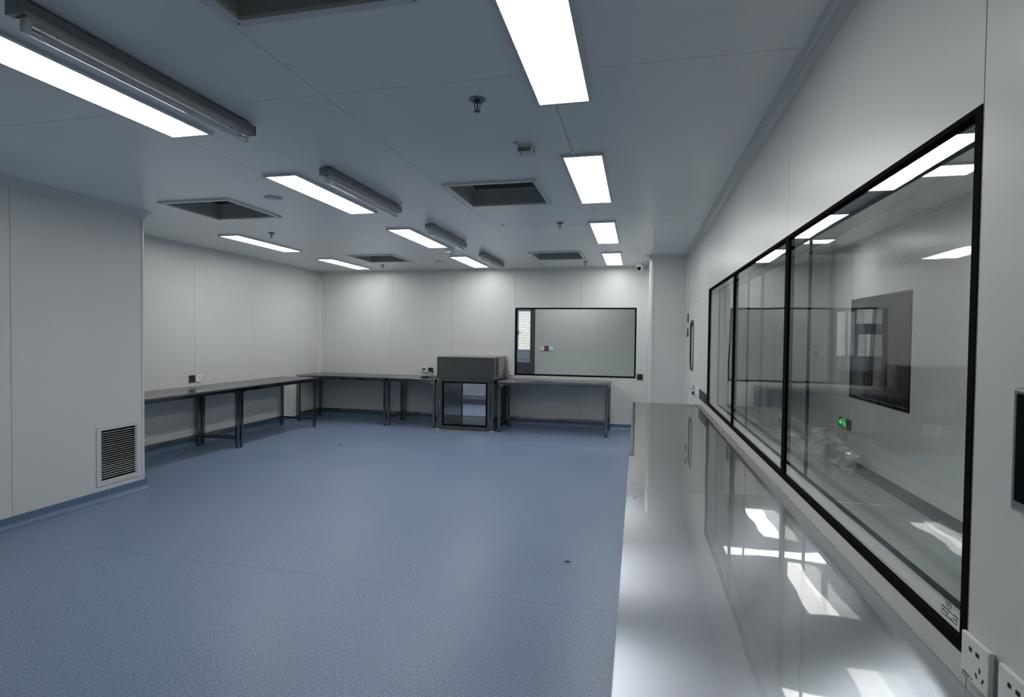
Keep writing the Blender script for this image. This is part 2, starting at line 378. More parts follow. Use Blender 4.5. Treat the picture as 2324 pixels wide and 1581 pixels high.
# ------------------------------------------------------------------ trims
def arc_cove(r, n=7, lip=.003):
    pts = [(0, 0), (r + .012, 0), (r + .012, -lip)]
    for i in range(n):
        t = PI / 2 * (1 - i / (n - 1)); pts.append((r + lip - r * math.cos(t), -(r + lip - r * math.sin(t))))
    return pts + [(lip, -(r + .012)), (0, -(r + .012))]
TN = [0]
def trim(mb, m='trim'):
    TN[0] += 1; return struct(mb.obj('trim_%d' % TN[0], m))
CV = arc_cove(.045)
trim(MB().prism([(XR - u, H + v) for u, v in CV], 1, YF, YC))                   # ceiling / right wall
trim(MB().prism([(XL + u, H + v) for u, v in CV], 1, COLY, YB))                 # ceiling / left wall
trim(MB().prism([(XC + u, H + v) for u, v in CV], 1, YF, COLY))                 # ceiling / left block
trim(MB().prism([(YB - u, H + v) for u, v in CV], 0, XL, .15))                  # ceiling / back wall
trim(MB().prism([(YC - u, H + v) for u, v in CV], 0, .15, XR))                  # ceiling / column front
trim(MB().prism([(.15 - u, H + v) for u, v in CV], 1, YC, YB))                  # ceiling / column side
trim(MB().prism([(COLY + u, H + v) for u, v in CV], 0, XL, XC))
trim(MB().prism([(XL + u, YB + v) for u, v in arc_cove(.04)], 2, .09, H))       # inner corner back left
trim(MB().prism([(.15 - u, YB + v) for u, v in arc_cove(.03)], 2, .09, H))
trim(MB().prism([(XR - u, YC + v) for u, v in arc_cove(.03)], 2, .09, H))
def bead(cx, cy, r, sx, sy):     # convex quarter round outer corner
    pts = [(cx, cy)] + [(cx + sx * r * math.cos(t), cy + sy * r * math.sin(t)) for t in [PI / 2 * i / 8 for i in range(9)]]
    return pts
trim(MB().prism(bead(.20, YC + .05, .0540, -1, -1), 2, .0, H - .055))
trim(MB().prism(bead(XC - .05, COLY - .05, .0540, 1, 1), 2, .0, H - .055))
trim(MB().prism([(X2 - u, H + v) for u, v in CV], 1, -.4, 10.4))
# skirtings
SK = [(0, 0), (0, .092), (.003, .092), (.004, .088)] + [(.004 + .045 - .045 * math.cos(t), .003 + .045 - .045 * math.sin(t)) for t in [PI / 2 * i / 7 for i in range(8)]] + [(.050, 0)]
def base(name, mb): return struct(mb.obj(name, 'base'))
base('baseboard_left', MB().prism([(XL + u, v) for u, v in SK], 1, COLY, YB))
base('baseboard_left_front', MB().prism([(XC + u, v) for u, v in SK], 1, YF, COLY))
base('baseboard_left_return', MB().prism([(COLY + u, v) for u, v in SK], 0, XL, XC))
base('baseboard_back', MB().prism([(YB - u, v) for u, v in SK], 0, XL, -3.066))
base('baseboard_back_right', MB().prism([(YB - u, v) for u, v in SK], 0, -2.129, .15))
base('baseboard_column', MB().prism([(YC - u, v) for u, v in SK], 0, .15, XR))
base('baseboard_right', MB().prism([(XR - u, v) for u, v in SK], 1, YF, 6.58))
struct(MB().prism([(X2 - u, v) for u, v in SK], 1, -.4, 10.4).obj('baseboard_corridor', 'post'))
# ------------------------------------------------------------------ windows
def frame_ring(mb, axis, a0, a1, u0, u1, v0, v1, w):
    return slab(mb, axis, minus((u0, u1, v0, v1), [(u0 + w, u1 - w, v0 + w, v1 - w)]), a0, a1)
def label_marks(parent, x, y, z, s):
    mb = MB()
    rnd = random.Random(3)
    for r in range(3):
        yy = y + .030
        while yy > y - .034:
            w = rnd.uniform(.002, .006); zz = z - .004 - r * .0075
            if not (r == 1 and -.012 < yy - y < .004): mb.box(x, x - .0004, yy, yy - w, zz, zz + rnd.uniform(.002, .0045))
            yy -= w + rnd.uniform(.001, .003)
    mb.tube([(x - .0003, y + .001 + .009 * math.cos(t) * s, z + .011 + .009 * math.sin(t) * s) for t in [2 * PI * i / 14 for i in range(15)]], .0007, 4)
    mb.box(x, x - .0004, y + .006, y - .004, z + .0105, z + .0118); mb.box(x, x - .0004, y + .002, y + .0005, z + .006, z + .016)
    mb.tube([(x - .0003, y + .060 - .052 * t, z + .030 - .020 * t + .006 * t * t) for t in [i / 8 for i in range(9)]], .0006, 4)
    return mb.obj('etched_mark', 'mark', parent)
w1 = sroot('window_1')
for nm, xa, xb, fw in (('frame', XR - .002, XR + .0105, .012), ('rear_frame', .748, .758, .016)):
    fs = .022 if nm == 'frame' else fw
    slab(MB(), 0, minus((WY0, WY1, WZ0, WZ1), [(WY0 + fs, WY1 - fs, WZ0 + fs, WZ1 - fw)]), xa, xb).obj(nm, 'black', w1)
    for y in (2.70, 4.10):
        MB().box(xa, xb, y - .025, y - .003, WZ0 + fs, WZ1 - fw).box(xa, xb, y + .003, y + .025, WZ0 + fs, WZ1 - fw).box(xa + .003, xb, y - .003, y + .003, WZ0 + fs, WZ1 - fw).obj('mullion', 'black', w1) if nm == 'frame' else MB().box(xa, xb, y - .009, y + .009, WZ0 + fw, WZ1 - fw).obj('rear_mullion', 'black', w1)
frame_ring(MB(), 0, XR + .0125, XR + .0145, WY0, WY1, WZ0, WZ1, .022).obj('printed_border', 'black', w1)
for x in (XR + .011, .752):
    for a, b in ((WY0, 2.70), (2.70, 4.10), (4.10, WY1)):
        MB().add([(x, a + .0015, WZ0 + .001), (x, b - .0015, WZ0 + .001), (x, b - .0015, WZ1 - .001), (x, a + .0015, WZ1 - .001)], [(0, 1, 2, 3)]).obj('pane', 'glass_r', w1)
rv = MB().box(XR + .015, .748, WY0 - .001, WY1 + .001, WZ0 - .02, WZ0 + .004).box(XR + .015, .748, WY0 - .001, WY1 + .001, WZ1 - .004, WZ1 + .02)
rv.box(XR + .015, .748, WY0 - .02, WY0 + .004, WZ0, WZ1).box(XR + .015, .748, WY1 - .004, WY1 + .02, WZ0, WZ1).obj('reveal_lining', 'trim', w1)
label_marks(w1, XR + .0106, 1.352, .897, 1); label_marks(w1, XR + .0106, 2.765, .897, .7)

wB = sroot('window_2')
frame_ring(MB(), 1, YB - .003, YB + .012, *winB, .025).obj('frame', 'black', wB)
frame_ring(MB(), 1, 8.94, 8.953, *winB, .014).obj('rear_frame', 'black', wB)
for y in (YB + .001, 8.947):
    MB().add([(winB[0] + .01, y, winB[2] + .01), (winB[1] - .01, y, winB[2] + .01), (winB[1] - .01, y, winB[3] - .01), (winB[0] + .01, y, winB[3] - .01)], [(0, 1, 2, 3)]).obj('pane', 'glass_b', wB)
rv = MB(); slab(rv, 1, minus((winB[0] - .02, winB[1] + .02, winB[2] - .02, winB[3] + .02), [(winB[0] + .004, winB[1] - .004, winB[2] + .004, winB[3] - .004)]), YB + .0205, 8.9295); rv.obj('reveal_lining', 'trim', wB)

wF = sroot('window_3')
frame_ring(MB(), 1, -.362, -.347, *winF, .020).box(-1.75, -1.71, -.362, -.347, .84, 1.955).obj('frame', 'black', wF)
for a, b in ((winF[0], -1.73), (-1.73, winF[1])):
    MB().add([(a + .01, -.351, .85), (b - .01, -.351, .85), (b - .01, -.351, 1.945), (a + .01, -.351, 1.945)], [(0, 1, 2, 3)]).obj('pane', 'glass_b', wF)

w4 = sroot('window_4')
frame_ring(MB(), 0, X2 - .003, X2 + .012, *winX, .028).obj('frame', 'black', w4)
MB().add([(X2 + .001, winX[0] + .01, winX[2] + .01), (X2 + .001, winX[1] - .01, winX[2] + .01), (X2 + .001, winX[1] - .01, winX[3] - .01), (X2 + .001, winX[0] + .01, winX[3] - .01)], [(0, 1, 2, 3)]).obj('pane', 'glass_r', w4)

w5 = sroot('window_5')                                  # outside window of the rear corridor
MB().box(WINX[0], WINX[1], 11.24, 11.33, 1.0, 1.10).obj('sill', 'whiteframe', w5)
frame_ring(MB(), 1, 11.25, 11.32, WINX[0], WINX[1], 1.10, 2.10, .05).obj('frame', 'whiteframe', w5)
for x in (-2.56, -3.62, -4.6): MB().box(x - .05, x + .05, 11.25, 11.32, 1.15, 2.05).obj('mullion', 'greyframe', w5)
MB().box(-5.45, -2.61, 11.252, 11.318, 1.64, 1.79).obj('transom', 'greyframe', w5)
for a, b in ((-2.51, -2.13), (-3.57, -2.61)): frame_ring(MB(), 1, 11.262, 11.30, a, b, 1.15, 2.05 if a > -2.6 else 1.64, .045).obj('sash', 'greyframe', w5)
MB().box(-2.475, -2.455, 11.24, 11.262, 1.50, 1.60).box(-2.47, -2.39, 11.225, 11.24, 1.545, 1.56).obj('handle', 'rubber', w5)
for a, b, c, d in ((-2.56, -2.1, 1.12, 2.08), (-3.62, -2.56, 1.12, 2.08), (-4.6, -3.62, 1.12, 2.08), (-5.48, -4.6, 1.12, 2.08)):
    MB().add([(a, 11.285, c), (b, 11.285, c), (b, 11.285, d), (a, 11.285, d)], [(0, 1, 2, 3)]).obj('pane', 'glass_b', w5)
# ------------------------------------------------------------------ door in the right wall
d1 = sroot('door_1')
leaf = MB(); slab(leaf, 0, minus((6.589, 7.621, .006, 1.901), [(6.92, 7.28, 1.115, 1.665)]), XR + .001, XR + .045); leaf.obj('leaf', 'wall', d1)
def octo(a, b, c, d, k): return [(a + k, c), (b - k, c), (b, c + k), (b, d - k), (b - k, d), (a + k, d), (a, d - k), (a, c + k)]
vo = octo(6.885, 7.315, 1.08, 1.70, .06); vi = octo(6.92, 7.28, 1.115, 1.665, .045); vf = MB()
for i in range(8):
    j = (i + 1) % 8; vf.prism([vo[i], vo[j], vi[j], vi[i]], 0, XR - .006, XR + .012)
vf.obj('vision_frame', 'post', d1)
MB().add([(XR + .02, 6.92, 1.115), (XR + .02, 7.28, 1.115), (XR + .02, 7.28, 1.665), (XR + .02, 6.92, 1.665)], [(0, 1, 2, 3)]).obj('pane', 'glass_b', d1)
for z in (1.745, 1.55, .25): MB().bbox(XR - .014, XR + .002, 7.60, 7.665, z - .055, z + .055, .004).obj('hinge', 'post', d1)
hd = MB().lathe([(.026, 0), (.026, .008), (.020, .010)], (XR + .001, 6.70, .90), Vector((-1, 0, 0)), 20)
hd.tube([(XR - .002, 6.70, .90), (XR - .045, 6.70, .90), (XR - .055, 6.71, .90), (XR - .058, 6.74, .90), (XR - .058, 6.84, .898)], .009, 10); hd.obj('lever_handle', 'chrome', d1)
MB().lathe([(.024, 0), (.024, .008), (.018, .010), (.014, .03), (0.001, .031)], (XR + .001, 6.70, .835), Vector((-1, 0, 0)), 20).obj('lock_cylinder', 'post', d1)

# ------------------------------------------------------------------ tables
def table(L, D, label, loc, rz, group):
    # local: x along the length, y from front (0) to back (D); z up
    t = thing('steel_work_table', label, 'table', loc, rz, group); h = L / 2; Z = .783
    top = MB().bbox(-h, h, 0, D, Z - .020, Z, .0025).obj('tabletop', 'steel_top', t, uv=(1, 0))
    ap = MB(); w = .03
    for a in ((-h + .012, h - .012, .012, .012 + w), (-h + .012, h - .012, D - .012 - w, D - .012), (-h + .012, -h + .012 + w, .012 + w, D - .012 - w), (h - .012 - w, h - .012, .012 + w, D - .012 - w)): ap.box(*a, Z - .058, Z - .020)
    ap.obj('under_frame', 'steel', t)
    k = .019; xs = (-h + .012 + k, h - .012 - k); ys = (.012 + k, D - .012 - k)
    for x in xs:
        for y in ys:
            lg = MB().bbox(x - k, x + k, y - k, y + k, .028, Z - .056, .003).obj('leg', 'steel', t)
            MB().lathe([(.016, 0), (.018, .004), (.018, .012), (.009, .014), (.009, .03)], (x, y, 0), n=14).obj('foot', 'rubber', lg)
            sx = 1 if x < 0 else -1; sy = 1 if y < D / 2 else -1
            MB().prism([(x + sx * k, Z - .058), (x + sx * (k + .05), Z - .058), (x + sx * (k + .05), Z - .066), (x + sx * k, Z - .095)], 1, y - .010, y + .010).obj('bracket', 'chrome', t)
        MB().bbox(x - .0125, x + .0125, ys[0] + k, ys[1] - k, .115, .150, .002).obj('side_rail', 'steel', t)
    MB().bbox(xs[0] + k, xs[1] - k, ys[1] - .0125, ys[1] + .0125, .115, .150, .002).obj('back_rail', 'steel', t)
    return t
G1 = 'steel tables along the right window'; G2 = 'steel tables along the left wall'; G3 = 'steel tables along the back wall'
def tableX(x0, x1, yf, yb, label, g): return table(x1 - x0, yb - yf, label, ((x0 + x1) / 2, yf, 0), 0, g)     # back wall: front faces -y
def tableL(y0, y1, xf, xb, label, g): return table(y1 - y0, abs(xb - xf), label, (xf, (y0 + y1) / 2, 0), PI / 2, g)   # left wall: back towards -x
def tableR(y0, y1, xf, xb, label, g): return table(y1 - y0, abs(xb - xf), label, (xf, (y0 + y1) / 2, 0), -PI / 2, g)  # right wall: back towards +x
tableR(.87, 2.5785, -.04, .654, 'long brushed steel table nearest the camera, under the right window', G1)
tableR(2.5815, 4.2885, -.04, .654, 'middle of the three steel tables under the long right window', G1)
tableR(4.2915, 6.0, -.04, .654, 'farthest steel table in the row under the right window, by the door', G1)
tableL(4.29, 6.024, -4.953, -5.60, 'steel table half hidden by the left wall block, under a black plate', G2)
tableL(6.032, 7.735, -4.953, -5.60, 'steel table on the left wall next to the back corner', G2)
tableX(-5.60, -3.964, 8.128, 8.825, 'long steel table on the back wall in the left corner', G3)
tableX(-3.956, -3.112, 8.128, 8.825, 'short steel table on the back wall touching the left of the pass box', G3)
tableX(-2.100, -.402, 8.115, 8.825, 'steel table below the back window, right of the pass box', G3)

# ------------------------------------------------------------------ pass box
pb = thing('pass_box', 'stainless steel pass-through box with a glass door set in the back wall', 'pass box', (-2.598, 8.06, 0))
def L(mb): mb.v = [(a + 2.598, b - 8.06, c) for a, b, c in mb.v]; return mb
x0, x1, y0, y1, zt = -3.06, -2.136, 8.06, 8.99, 1.137
c0, c1, d0, d1z = -2.955, -2.235, .085, .768
bx = MB(); slab(bx, 1, minus((x0, x1, .012, zt), [(c0, c1, d0, d1z)]), y0, y0 + .02)
slab(bx, 1, minus((x0 + .004, x1 - .004, .012, zt - .003), [(c0, c1, d0, d1z)]), y1 - .02, y1)
bx.box(x0 + .001, x0 + .021, y0 + .02, y1 - .02, .012, zt); bx.box(x1 - .021, x1 - .001, y0 + .02, y1 - .02, .012, zt); bx.box(x0 + .02, x1 - .02, y0 + .02, y1 - .02, zt - .02, zt)
L(bx).obj('housing', 'steel_dark', pb)
ln = MB().box(c0 - .006, c0, y0 + .02, y1 - .02, d0, d1z).box(c1, c1 + .006, y0 + .02, y1 - .02, d0, d1z).box(c0, c1, y0 + .02, y1 - .02, d0 - .006, d0).box(c0, c1, y0 + .02, y1 - .02, d1z, d1z + .006)
L(ln).obj('chamber_lining', 'steel', pb)
L(MB().box(x0, x0 + .026, y0 - .003, y0 + .001, .81, zt).box(x0 + .06, x1 - .002, y0 - .002, y0 + .001, .815, zt - .004)).obj('top_cover_panel', 'steel_dark', pb)
L(MB().bbox(x0 + .005, x1 + .002, y0 + .005, y1 - .13, zt - .001, zt + .006, .002)).obj('lid', 'steel', pb)
L(MB().box(x1 - .001, x1 + .002, y0 + .16, y0 + .20, .85, zt - .02)).obj('side_slot', 'blackplate', pb)
L(MB().box(x1 - .001, x1 + .003, y0 + .22, YB - .005, .80, zt)).obj('side_cover', 'steel', pb)
def ring_mitre(mb, a, b, c, d, w, ya, yb):
    o = [(a, c), (b, c), (b, d), (a, d)]; i = [(a + w, c + w), (b - w, c + w), (b - w, d - w), (a + w, d - w)]
    for k in range(4):
        e = Vector(o[(k + 1) % 4]) - Vector(o[k]); e.normalize(); g = e * .0007
        q = (k + 1) % 4
        mb.prism([tuple(Vector(o[k]) + g), tuple(Vector(o[q]) - g), tuple(Vector(i[q]) - g), tuple(Vector(i[k]) + g)], 1, ya, yb)
    return mb
dr = L(ring_mitre(MB(), -3.008, -2.186, .026, .808, .046, 8.035, 8.058)).obj('door', 'steel_dark', pb)
L(frame_ring(MB(), 1, 8.033, 8.052, -2.964, -2.230, .070, .764, .026)).obj('gasket', 'black', dr)
L(MB().box(-2.94, -2.254, 8.042, 8.046, .094, .740)).obj('pane', 'glass_p', dr)
hn = L(MB().bbox(-3.001, -2.983, 8.010, 8.036, .385, .47, .004)).obj('handle', 'chrome', dr)
for z in (.14, .70): L(MB().cyl((-2.18, 8.045, z - .04), (-2.18, 8.045, z + .04), .007, 12)).obj('hinge', 'chrome', dr)
rd = L(frame_ring(MB(), 1, y1, y1 + .02, -3.0, -2.19, .03, .80, .06)).obj('rear_door', 'steel_dark', pb)
L(MB().box(-2.945, -2.245, y1 + .008, y1 + .012, .085, .745)).obj('rear_pane', 'glass_p', rd)
for z in (.795, .762, .729): L(MB().lathe([(.010, 0), (.009, .004), (.002, .006)], (-3.038, y0, z), Vector((0, -1, 0)), 14)).obj('indicator_light', 'lamp', pb)
st = MB().prism([(y0 - .022, 0), (y0 + .01, 0), (y0 + .01, .016), (y0 - .004, .014)], 0, x0 - .012, x1 + .006).prism([(x1 - .004, 0), (x1 + .018, 0), (x1 + .004, .012), (x1 - .004, .012)], 1, y0 - .015, YB - .05)
L(st).obj('sealant_bead', 'seal', pb)
for a in (x0 - .016, x1 - .05): L(MB().bbox(a, a + .06, y0 - .024, y0 - .002, 0, .018, .003)).obj('corner_clip', 'reflector', pb)
cl = MB().box(x0 - .048, x1 + .043, YB - .012, YB - .0005, zt + .001, zt + .038).box(x1 + .003, x1 + .043, YB - .012, YB - .0005, .80, zt + .001).box(x0 - .048, x0 - .002, YB - .012, YB - .0005, .80, zt + .001)
L(cl).obj('wall_collar', 'trim', pb)

# ------------------------------------------------------------------ ceiling light panels
LW, LL = .236, 1.178
def light(label, x, y, g, rz=0, w=LW, l=LL):
    t = thing('ceiling_light', label, 'light', (x, y, H), rz, g)
    frame_ring(MB(), 2, -.016, 0, -w / 2 - .018, w / 2 + .018, -l / 2 - .018, l / 2 + .018, .020).obj('frame', 'trim', t)
    MB().box(-w / 2 - .001, w / 2 + .001, -l / 2 - .001, l / 2 + .001, -.013, -.004).obj('diffuser', 'panel_light', t)
    sc = MB()
    for sx in (-1, 1):
        for yy in (-.48, -.2, .2, .48): sc.lathe([(.004, 0), (.003, .002)], (sx * (w / 2 + .010), yy * l, -.016), Vector((0, 0, -1)), 8)
    sc.obj('screws', 'reflector', t); return t
GL = 'ceiling light panels'
def setl(t, x, y, lab): return dup(t, (x, y, H), None, lab)
lt = light('lit ceiling panel cut by the top edge of the photo, above the near table', -.358, 2.005, GL)
setl(lt, -.350, 3.972, 'second lit ceiling panel of the right row, beside the near ceiling hatch')
setl(lt, -.356, 5.960, 'third lit ceiling panel of the right row, between a sprinkler and the far right wall')
setl(lt, -.362, 7.935, 'farthest lit ceiling panel of the right row, next to the security camera')
setl(lt, -2.475, 2.020, 'large lit ceiling panel cut by the left edge of the photo')
setl(lt, -2.475, 3.992, 'second lit ceiling panel of the middle row, right of a flush round cover')
setl(lt, -2.478, 5.945, 'third lit ceiling panel of the middle row, just before the smoke detector')
setl(lt, -2.492, 7.945, 'farthest lit ceiling panel of the middle row, beyond the smoke detector')
setl(lt, -4.580, 5.965, 'lit ceiling panel above the left wall tables, nearer of the left two')
setl(lt, -4.567, 7.90, 'lit ceiling panel in the back left corner of the room')
ct = light('lit corridor ceiling panel seen through the near pane of the right window', 1.58, 4.11, 'corridor ceiling lights', PI / 2, .245, 1.06)
dup(ct, (1.58, 6.81, H), PI / 2, 'farther lit corridor ceiling panel seen through the right window')

# ------------------------------------------------------------------ germicidal lamps
def uvlamp():
    t = thing('germicidal_lamp', 'nearest grey germicidal tube lamp, top left beside the cut-off light panel', 'lamp', (-2.06, 2.0, H), 0, 'germicidal tube lamps')
    l = .57
    MB().prism([(-.034, -.058), (.034, -.058), (.036, -.048), (.036, -.012), (-.036, -.012), (-.036, -.048)], 1, -l, l).obj('housing', 'uvbody', t)
    MB().prism([(-.030, -.058), (-.012, -.064), (.012, -.064), (.030, -.058)], 1, -l + .02, l - .02).obj('reflector', 'reflector', t)
    for s in (-1, 1):
        MB().bbox(-.037, .037, s * l - .005 if s > 0 else s * l - .004, s * l + .005 if s > 0 else s * l + .005, -.060, -.010, .001).obj('end_plate', 'uvbody', t)
        MB().box(-.02, .02, s * (l - .06) - .02, s * (l - .06) + .02, -.014, 0).obj('mount', 'uvbody', t)
        a = s * (l - .035)
        MB().bbox(-.013, .013, a - .012, a + .012, -.104, -.058, .004).obj('lamp_holder', 'plastic2', t)
        MB().lathe([(.004, 0), (.003, .003)], (0, s * (l - .14), -.064), Vector((0, 0, -1)), 8).obj('screw', 'post', t)
    tb = MB().cyl((0, -l + .045, -.092), (0, l - .045, -.092), .0125, 16).obj('tube', 'tube', t)
    for s in (-1, 1): MB().cyl((0, s * (l - .045), -.092), (0, s * (l - .095), -.092), .0133, 16).obj('end_cap', 'chrome', tb)
    return t
uv = uvlamp()
for y, lab in ((3.86, 'second grey germicidal tube lamp, right of the second middle light panel'), (5.72, 'third grey germicidal tube lamp, above the smoke detector'), (7.62, 'farthest grey germicidal tube lamp, close to the back wall')):
    dup(uv, (-2.06, y, H), None, lab)

# ------------------------------------------------------------------ ceiling hatches
def hatch():
    t = thing('ceiling_hatch', 'open ceiling hatch cut off at the top edge of the photo', 'hatch', (*HATCH[0], H), 0, 'open filter hatches in the ceiling')
    w = .356; b = HB - .002
    frame_ring(MB(), 2, -.014, 0, -w, w, -w, w, .036).obj('flange', 'trim', t)
    bx = MB()
    for a in ((-b, -b + .004, -b, b), (b - .004, b, -b, b), (-b + .004, b - .004, -b, -b + .004), (-b + .004, b - .004, b - .004, b)): bx.box(*a, 0, .40)
    bx.obj('box', 'galv', t)
    frame_ring(MB(), 2, .115, .128, -b + .004, b - .004, -b + .004, b - .004, .032).obj('filter_ledge', 'galv', t)
    MB().box(-b + .004, b - .004, -b + .004, b - .004, .26, .28).obj('filter', 'dark', t)
    for sx in (-1, 1):
        for sy in (-1, 1): MB().lathe([(.005, 0), (.003, .002)], (sx * .337, sy * .337, -.014), Vector((0, 0, -1)), 8).obj('screw', 'post', t)
        MB().box(sx * (b - .03), sx * (b - .004), sx * (b - .06), sx * (b - .04), .055, .059).box(sx * (b - .008), sx * (b - .004), sx * (b - .06), sx * (b - .04), .055, .085).obj('clip', 'reflector', t)
    return t
ha = hatch()
for (x, y), lab in zip(HATCH[1:], ('open ceiling hatch left of the second right-row light', 'small far ceiling hatch at the back, above the back window', 'open ceiling hatch on the left, beside the left wall block', 'far ceiling hatch at the back left, right of the corner light')):
    dup(ha, (x, y, H), None, lab)

# ------------------------------------------------------------------ sprinklers and detectors
def sprinkler():
    t = thing('sprinkler', 'nearest ceiling sprinkler, left of the big right light panel', 'sprinkler', (-.762, 2.51, H), 0, 'ceiling sprinklers')
    MB().lathe([(.041, 0), (.040, -.004), (.027, -.008), (.024, -.003), (.012, -.003)], (0, 0, 0), n=24).obj('escutcheon', 'uvbody', t)
    fr = MB().lathe([(.012, -.002), (.012, -.012), (.008, -.014)], (0, 0, 0), n=14)
    for s in (-1, 1): fr.tube([(s * .011, 0, -.010), (s * .014, 0, -.022), (s * .013, 0, -.034), (s * .006, 0, -.046), (0, 0, -.049)], .0024, 8)
    fr.obj('frame_arms', 'post', t)
    MB().lathe([(.001, -.013), (.0032, -.017), (.0032, -.040), (.001, -.044)], (0, 0, 0), n=10).obj('bulb', 'bulb', t)
    df = MB().lathe([(.004, -.048), (.004, -.053)], (0, 0, 0), n=10)
    for k in range(8):
        a = k * PI / 4; c, s = math.cos(a), math.sin(a)
        df.add([(c * .003 - s * .002, s * .003 + c * .002, -.053), (c * .016 - s * .0035, s * .016 + c * .0035, -.055), (c * .016 + s * .0035, s * .016 - c * .0035, -.055), (c * .003 + s * .002, s * .003 - c * .002, -.053),
                (c * .003 - s * .002, s * .003 + c * .002, -.0545), (c * .016 - s * .0035, s * .016 + c * .0035, -.0565), (c * .016 + s * .0035, s * .016 - c * .0035, -.0565), (c * .003 + s * .002, s * .003 - c * .002, -.0545)],
               [(0, 1, 2, 3), (7, 6, 5, 4), (0, 4, 5, 1), (1, 5, 6, 2), (2, 6, 7, 3), (3, 7, 4, 0)])
    df.obj('deflector', 'post', t); return t
sp = sprinkler()
for x, y, lab in ((-.765, 5.36, 'ceiling sprinkler left of the third right-row light'), (-4.013, 5.36, 'ceiling sprinkler above the left wall, right of the left hatch'), (-4.04, 8.14, 'ceiling sprinkler below the far left hatch near the back wall'), (-.775, 8.17, 'ceiling sprinkler at the back, right of the far right hatch')):
    dup(sp, (x, y, H), None, lab)
t = thing('gas_detector', 'small white slotted detector box on the ceiling below the nearest sprinkler', 'detector', (-.66, 3.17, H))
MB().bbox(-.047, .047, -.04, .055, -.016, 0, .003).obj('base', 'plastic2', t)
MB().bbox(-.044, .044, -.036, .05, -.046, -.017, .004).obj('body', 'plastic2', t)
for k in range(9): MB().box(-.040 + k * .0085, -.0355 + k * .0085, -.0385, -.030, -.043, -.022).obj('slot', 'slot', t)
for k in range(2): MB().box(.041, .0455, -.02, .045, -.042 + k * .010, -.038 + k * .010).obj('slot', 'slot', t)
MB().lathe([(.006, 0), (.005, .003)], (-.028, -.012, -.046), Vector((0, 0, -1)), 14).obj('button', 'blue', t)
t = thing('ceiling_clip', 'tiny metal clip on the ceiling above the slotted detector box', 'clip', (-.709, 3.10, H))
MB().box(-.011, .011, -.004, .004, -.002, 0).box(-.011, -.009, -.004, .004, -.010, -.002).box(.009, .011, -.004, .004, -.010, -.002).obj('bracket', 'post', t)
MB().cyl((0, 0, -.014), (0, 0, -.002), .002, 8).obj('screw', 'reflector', t)
def disc(label, x, y):
    t = thing('round_cover', label, 'cover', (x, y, H), 0, 'flush round ceiling covers')
    MB().lathe([(.074, 0), (.074, -.004), (.070, -.006), (.060, -.006), (.058, -.002)], (0, 0, 0), n=32).obj('rim', 'cover', t)
    MB().lathe([(.057, -.001), (.052, -.010), (.001, -.012)], (0, 0, 0), n=32).obj('lid', 'cover', t); return t
disc('flush round ceiling cover left of the second middle light panel', -2.957, 3.97)
disc('flush round ceiling cover near the back wall, left of the last middle light', -2.96, 7.85)
disc('tiny round ceiling cap between the two right-hand hatches', -1.35, 5.38); bpy.context.view_layer.update()
_d = [o for o in COL.objects if o.get('label', '').startswith('tiny round')][0]; _d.scale = (.32, .32, .6)
t = thing('smoke_detector', 'round white smoke detector hanging between the last two middle lights', 'detector', (-2.40, 6.75, H))
MB().lathe([(.052, 0), (.052, -.014), (.048, -.018)], (0, 0, 0), n=28).obj('base', 'plastic2', t)
MB().lathe([(.046, -.018), (.050, -.028), (.050, -.042), (.044, -.052), (.036, -.055)], (0, 0, 0), n=28).obj('chamber', 'plastic2', t); t.scale = (1, 1, 1.45)
for s in (-1, 1): MB().bbox(s * .017 - .013, s * .017 + .013, -.0515, -.036, -.050, -.042, .001).obj('sensor_slot', 'slot', t)
t = thing('security_camera', 'white dome security camera with black lens in the back right ceiling corner', 'camera', (.012, 8.47, H))
MB().lathe([(.062, 0), (.062, -.006), (.055, -.012), (.052, -.045), (.046, -.062)], (0, 0, 0), n=28).obj('base', 'plastic', t)
ey = Vector((-.32, -.78, -.54)).normalized(); ec = Vector((0, 0, -.062))
MB().lathe([(.001, -.046), (.024, -.040), (.039, -.026), (.046, 0), (.043, .018), (.034, .032), (.031, .034)], ec, ey, 28).obj('eyeball', 'plastic', t)
MB().lathe([(.030, .030), (.030, .036), (.020, .040), (.001, .042)], ec, ey, 24).obj('lens', 'black', t)
MB().box(.038, .060, -.052, -.040, -.030, -.022).obj('clip', 'post', t)

# ------------------------------------------------------------------ return air grille
t = thing('air_grille', 'white louvred return air grille low on the left wall block', 'grille', (XC, 3.95, .12))
def G(mb): mb.v = [(a, b - 3.95, c - .12) for a, b, c in mb.v]; return mb
def ringx(mb, a0, a1, u0, u1, v0, v1, w): return frame_ring(mb, 0, a0, a1, u0, u1, v0, v1, w)
G(ringx(MB(), 0, .008, 3.740, 4.160, .135, .655, .034)).obj('frame', 'plastic2', t)
G(ringx(MB(), -.010, .004, 3.7755, 4.1245, .1685, .6215, .008)).obj('inner_frame', 'plastic2', t)
n = 21
for k in range(n):
    z = .196 + k * (.590 - .196) / (n - 1); thick = .0045 if k in (n - 1, 5, 4, 3, 0, 1, 2) else .0028
    a = math.radians(-7 + (k * 7 % 5) * .8)
    G(MB().prism([(-.022, z + .022 * math.tan(a)), (.002, z), (.002, z + thick), (-.022, z + thick + .022 * math.tan(a))], 1, 3.7835, 4.1165)).obj('slat', 'plastic2', t)
G(ringx(MB(), -.058, -.010, 3.7755, 4.1245, .1685, .6215, .003).box(-.058, -.056, 3.778, 4.122, .171, .619)).obj('duct_shade_liner', 'dark', t)  # near-black liner, shade inside the duct put into its colour

